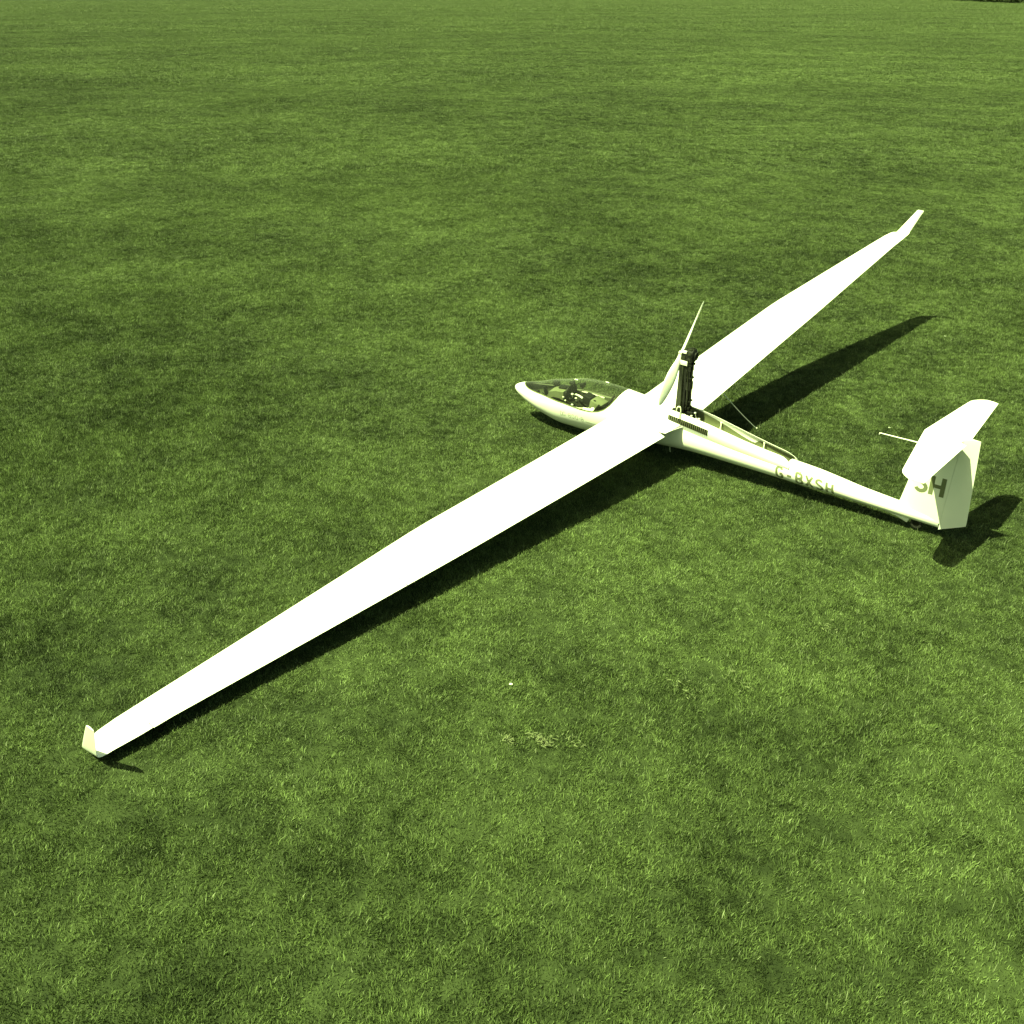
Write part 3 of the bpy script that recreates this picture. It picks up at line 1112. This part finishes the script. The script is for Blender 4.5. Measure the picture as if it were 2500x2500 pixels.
# ---- propeller
prop = bpy.data.objects.new('propeller', None)
COL.objects.link(prop)
prop.parent = glider
HUB = Vector((2.95, .0, 1.30))
rings = []
for x, r in ((2.915, .02), (2.918, .034), (2.935, .04), (2.965, .04), (2.968, .055), (2.978, .055), (2.98, .03), (2.995, .03)):
    rings.append([Vector((x, r * math.cos(2 * math.pi * k / 18), HUB.z + r * math.sin(2 * math.pi * k / 18))) for k in range(18)])
mesh_obj('hub', *loft(rings), M_STEEL, prop, angle=35)
def build_blade(sign):
    ang = math.radians(41)
    r_ = Vector((0, math.sin(ang), math.cos(ang))) * sign
    t_ = Vector((1, 0, 0)).cross(r_)
    ax = Vector((1, 0, 0))
    rings = []
    for s, c, th, beta in ((.03, .05, .5, 46), (.08, .052, .42, 44), (.14, .064, .3, 41), (.22, .092, .2, 37), (.32, .122, .14, 33), (.43, .132, .11, 29), (.54, .122, .1, 26), (.63, .102, .1, 24), (.70, .08, .1, 22), (.745, .055, .11, 21), (.763, .034, .12, 21), (.768, .015, .12, 21)):
        b = math.radians(beta)
        cd = t_ * math.cos(b) + ax * math.sin(b)
        nd = -t_ * math.sin(b) + ax * math.cos(b)
        r = []
        for k in range(16):
            a = 2 * math.pi * k / 16
            r.append(HUB + r_ * s + cd * (c * .63 * math.cos(a)) + nd * (c * th * .85 * math.sin(a)))
        rings.append(r)
    mesh_obj('blade', *loft(rings), M_PROP, prop, angle=60)
build_blade(1)
build_blade(-1)

# ---- cockpit contents
mb = MB()
bm_pts = [(.70, .02), (.74, .14), (.86, .185), (1.01, .205), (1.02, .05), (1.02, -.22), (.74, -.22)]
rings = [[Vector((x, y, z - .25 * abs(y - .04) ** 1.5)) for x, z in bm_pts] for y in (-.10, -.085, -.04, .04, .12, .165, .18)]
console = mesh_obj('instrument_console', *loft(rings), M_PANEL, glider, angle=25)
mb = MB()
mb.box((.86, -.02, .19), (1.0, .09, .222), .006, (0, math.radians(-8), 0))
mb.build('glare_shield', M_BLACK, console)
# instrument panel with arched top, and its dials
R = []
pan = [(-.10, .03), (.205, .03), (.21, .15), (.195, .215), (.15, .25), (.08, .262), (.0, .25), (-.06, .21), (-.095, .15)]
panel = mesh_obj('instrument_panel', *loft([[Vector((x, y, z)) for y, z in pan] for x in (1.028, 1.045)]), M_BLACK, glider, angle=30)
for y, z, r in ((.0, .195, .036), (.085, .205, .036), (.16, .175, .03), (.03, .11, .03), (.105, .115, .03)):
    rg = [[Vector((x, y + q * math.cos(2 * math.pi * k / 18), z + q * math.sin(2 * math.pi * k / 18))) for k in range(18)] for x, q in ((1.044, r), (1.052, r), (1.053, r * .86), (1.049, r * .84))]
    mesh_obj('dial', *loft(rg), M_CLOTH_D, panel, angle=30)
mb = MB()
mb.box((.68, .08, .14), (.77, .15, .22), .012)
mb.build('compass', M_BLACK, glider)
mb = MB()
mb.box((.98, .09, .245), (1.07, .14, .285), .008)
mb.ball((1.045, .13, .295), .018)
mb.build('radio_unit', M_BLACK, glider)
mb = MB()
mb.tube([(1.045, .17, .22), (1.12, .15, .275), (1.18, .12, .285)], .006, 6)
mb.box((1.18, .085, .25), (1.235, .135, .315), .01)
mb.box((1.236, .07, .245), (1.252, .15, .34), .006, (0, math.radians(12), 0))
mb.build('navigation_unit', M_BLACK, glider)
# seat: shell with thigh rest and reclined back, dark
rings = []
prof = [(.80, -.02), (.90, .035), (1.02, .045), (1.16, .0), (1.30, -.10), (1.42, -.145), (1.52, -.11), (1.62, .0), (1.74, .16)]
for x, z in prof:
    w = .20
    rings.append([Vector((x, y, z + .09 * (abs(y) / w) ** 3)) for y in np.linspace(-w, w, 11)] + [Vector((x + .01, y, z - .02 + .09 * (abs(y) / w) ** 3)) for y in np.linspace(w, -w, 11)])
seat = mesh_obj('seat', *loft(rings), M_CLOTH_D, glider, angle=60)
mb = MB()
mb.box((.80, -.135, -.10), (1.26, -.11, .075), .012, (0, math.radians(-4), 0))  # black box put in for the shade on the inner cockpit wall
mb.build('wall_shade_box', M_BLACK, seat)
mb = MB()
mb.box((1.31, -.02, .06), (1.45, .13, .195), .012, (0, math.radians(8), 0))
mb.build('headrest', M_BLACK, glider)
mb = MB()
mb.box((1.46, -.06, .0), (1.66, .15, .165), .015, (0, math.radians(14), 0))
bx = mb.build('equipment_box', M_PANEL, glider)
mb = MB()
mb.add(*loft([[Vector((1.53 + q * math.cos(2 * math.pi * k / 16), -.02 + q * .6 * math.sin(2 * math.pi * k / 16), z + .05 * q)) for k in range(16)] for q, z in ((.03, .163), (.03, .176), (.022, .176))]))
mb.build('cap', M_BLACK, bx)
mb = MB()
mb.tube([(1.10, .262, .09), (1.3, .268, .098), (1.52, .262, .10)], .011, 8)
mb.build('side_rail', M_HOSE, glider)
mb = MB()
mb.tube([(1.15, -.13, .02), (1.33, -.165, .05), (1.60, -.16, .115)], .009, 8)
mb.build('canopy_lever', M_HOSE, glider)
mb = MB()
mb.tube([(1.13, -.04, -.12), (1.12, -.04, -.02), (1.10, -.045, .06)], .012, 8)
mb.ball((1.10, -.045, .075), .022, 1, 1, 1.5)
mb.build('control_stick', M_BLACK, glider)
for (x, y, z, r) in ((1.24, -.18, .085, .017), (1.20, -.16, .03, .014), (1.09, -.15, .10, .013), (1.11, .0, .15, .02), (1.02, -.11, .12, .014), (1.20, -.03, .12, .017)):
    mb = MB()
    mb.ball((x, y, z), r, 1.2, 1, .8)
    mb.tube([(x, y, z), (x - .01, y + .02, z - .06)], r * .4, 6)
    mb.build('control_knob', M_HOSE, glider)
# harness straps
for pts in ([(1.66, -.06, .08), (1.50, -.07, -.06), (1.38, -.05, -.11), (1.26, -.05, -.05)], [(1.66, .06, .09), (1.50, .06, -.06), (1.38, .04, -.11), (1.28, .03, -.06)], [(1.30, .0, .13), (1.22, .02, .14), (1.12, .06, .12)]):
    V = []
    for p in pts:
        V += [Vector(p) + Vector((0, -.02, .012)), Vector(p) + Vector((0, .02, .012))]
    k = len(pts)
    F = [(2 * i, 2 * i + 1, 2 * i + 3, 2 * i + 2) for i in range(k - 1)]
    mesh_obj('harness_strap', V, F, M_HOSE, seat)
# crumpled white cover behind the seat, near side
bm = bmesh.new()
bmesh.ops.create_icosphere(bm, subdivisions=4, radius=1)
from mathutils import noise as mnoise
for w in bm.verts:
    d = 1 + .55 * mnoise.noise(w.co * 2.3 + Vector((3, 1, 7))) + .25 * mnoise.noise(w.co * 6)
    w.co = Vector((1.575 + w.co.x * .15 * d, -.165 + w.co.y * .075 * d, .045 + w.co.z * .06 * d))
for f in bm.faces:
    f.smooth = False
me = bpy.data.meshes.new('seat_cover')
bm.to_mesh(me); bm.free()
link('seat_cover', me, M_CLOTH_W, glider)
# rudder pedals, foot well cover
for y in (-.09, .09):
    mb = MB()
    mb.box((.52, y - .04, -.06), (.54, y + .04, .08), .008, (0, math.radians(-18), 0))
    mb.tube([(.53, y, -.05), (.62, y, -.16)], .01, 6)
    mb.build('rudder_pedal', M_BLACK, glider)
mb = MB()
mb.box((.36, -.14, -.16), (.50, .0, .035), .03, (0, math.radians(10), .2))
mb.build('foot_well_bag', M_CLOTH_D, glider)
mb = MB()
mb.box((.56, -.19, -.16), (.68, -.06, .03), .02, (0, math.radians(-12), 0))
mb.tube([(.58, -.17, .02), (.64, -.13, .09), (.70, -.10, .03)], .009, 6)
mb.build('map_case', M_BLACK, glider)
mb = MB()
mb.tube([(.50, -.16, .02), (.62, -.16, .06), (.70, -.20, -.02), (.72, -.215, -.06)], .008, 6)
mb.build('release_cable', M_HOSE, glider)

# ------------------------------------------------------------------ small things on the grass
to_world = glider.matrix_world
def tether():
    x, c, z = wing_le(1.12, 1)
    a = to_world @ Vector((x + c * .97, 1.12, z + .016))
    b = Vector((.885, 1.85, SOIL_Z))
    mb = MB()
    pts = [a + (b - a) * t + Vector((0, 0, -.02 * math.sin(math.pi * t))) for t in np.linspace(0, 1, 10)]
    mb.tube(pts, .007, 6)
    mb.ball(pts[-1] + Vector((0, 0, .012)), .012)
    tag(mb.build('tether_line', M_PROP), 'thin pale line running from the raised wing down to the grass', 'line')
tether()

def scrap():
    V = [(-.05, -.02, .012), (-.02, .022, .03), (.03, .02, .026), (.055, -.008, .008), (.0, -.028, .02)]
    V = V + [(x, y, z + .002) for x, y, z in V]
    F = [(0, 1, 4), (1, 2, 4), (2, 3, 4), (5, 9, 6), (6, 9, 7), (7, 9, 8)] + [(i, i + 5, (i + 1) % 5 + 5, (i + 1) % 5) for i in range(5)]
    o = mesh_obj('paper_scrap', V, F, M_PAPER, None, False)
    o.scale = (.36, .36, .36)
    o.location = (2.258, -5.806, 0.005)
    o.rotation_euler = (.1, .1, .75)
    tag(o, 'small white scrap of paper lying on the near grass', 'litter')
scrap()

def daisy(x, y, h, label):
    root = bpy.data.objects.new('daisy', None)
    COL.objects.link(root)
    root.location = (x, y, SOIL_Z)
    tag(root, label, 'flower', 'daisies in the turf')
    mb = MB(); mb.tube([(0, 0, 0), (.004, .002, h * .5), (.006, .0, h)], .0018, 5)
    mb.build('stem', M_GRASS, root)
    V, F = [(.006, 0, h + .004)], []
    for k in range(11):
        a = 2 * math.pi * k / 11
        for da, r, dz in ((-.2, .009, .004), (-.17, .017, .006), (.17, .017, .006), (.2, .009, .004)):
            V.append((.006 + r * math.cos(a + da), r * math.sin(a + da), h + dz))
        q = 1 + 4 * k
        F += [(0, q, q + 3), (q, q + 1, q + 2, q + 3)]
    mesh_obj('petals', V, F, M_DAISY, root, False)
    mb = MB(); mb.ball((.006, 0, h + .006), .008, 1, 1, .6)
    mb.build('disc', M_PANEL, root)
daisy(2.51, 2.996, .075, 'white daisy standing just beyond the thin probe at the tail')
daisy(1.475, 8.404, .06, 'white daisy on the open grass past the raised wing shadow')

# worn pale patches of dead grass in the foreground: short loose blades
def dry_patch(pts, seed):
    g = random.Random(seed)
    V, F = [], []
    for cx, cy, rx, ry, k in pts:
        for _ in range(k):
            x, y = cx + g.gauss(0, rx), cy + g.gauss(0, ry)
            a = g.random() * math.pi
            L, w, z = g.uniform(.02, .05), g.uniform(.002, .004), g.uniform(-.012, .022)
            dx, dy = math.cos(a) * L, math.sin(a) * L
            nx, ny = -math.sin(a) * w, math.cos(a) * w
            q = len(V)
            V += [(x - nx, y - ny, z), (x + nx, y + ny, z), (x + dx + nx, y + dy + ny, z + g.uniform(-.01, .015)), (x + dx - nx, y + dy - ny, z + g.uniform(-.01, .015))]
            F.append((q, q + 1, q + 2, q + 3))
    o = mesh_obj('dry_grass', V, F, M_DRY, None, False)
    return o
M_DRY = mat('dead_grass', (0.125, 0.14, 0.08), 0.9, 0.1, noise=(12, 0.3))
tag(dry_patch([(2.77, -6.47, .03, .02, 34), (2.99, -6.29, .07, .02, 80), (3.06, -6.30, .012, .05, 26), (3.25, -6.13, .07, .03, 20)], 3), 'streak of pale dead grass in the foreground lawn', 'dead grass', kind='stuff')
tag(dry_patch([(4.15, -2.91, .09, .05, 20), (3.65, -4.82, .12, .06, 22), (3.9, -4.4, .14, .06, 14)], 4), 'faint pale dead grass between tail and foreground', 'dead grass', kind='stuff')

# ------------------------------------------------------------------ far tree line
def woodland():
    # a distant wood that reads as one dark band: trunks and leafy crowns in one mass
    g = random.Random(21)
    V, F = [], []
    ta, tb = Vector((-362, 986, SOIL_Z)), Vector((-124, 561, SOIL_Z))
    for i in range(34):
        p = ta + (tb - ta) * (i / 33) + Vector((g.uniform(-6, 6), g.uniform(-6, 6), 0))
        h, w = g.uniform(10, 16), g.uniform(14, 19)
        m = MB()
        m.tube([p, p + Vector((.1, 0, h * .3)), p + Vector((.2, .1, h * .7))], h * .03, 6, h * .008)
        o = len(V)
        V += m.v; F += [tuple(q + o for q in f) for f in m.f]
        lobes = [(g.gauss(0, w * .2), g.gauss(0, w * .2), h * g.uniform(.15, .85), w * g.uniform(.22, .36)) for _ in range(14)]
        for _ in range(900):
            lx, ly, lz, lr = g.choice(lobes)
            d = Vector((g.gauss(0, 1), g.gauss(0, 1), g.gauss(0, 1))).normalized() * lr * g.uniform(.6, 1.05)
            c = p + Vector((lx, ly, lz)) + d
            c.z = max(.2, c.z)
            s = g.uniform(.3, .75)
            e = Euler((g.random() * 6, g.random() * 6, g.random() * 6)).to_matrix()
            q = len(V)
            V += [c + e @ Vector(k) * s for k in ((-1, -.6, 0), (1, -.5, .1), (.9, .6, 0), (-.8, .5, -.1))]
            F.append((q, q + 1, q + 2, q + 3))
    tag(mesh_obj('woodland', V, F, M_LEAF, None, False), 'dark wood along the far field edge, top right corner', 'wood', kind='stuff')
woodland()
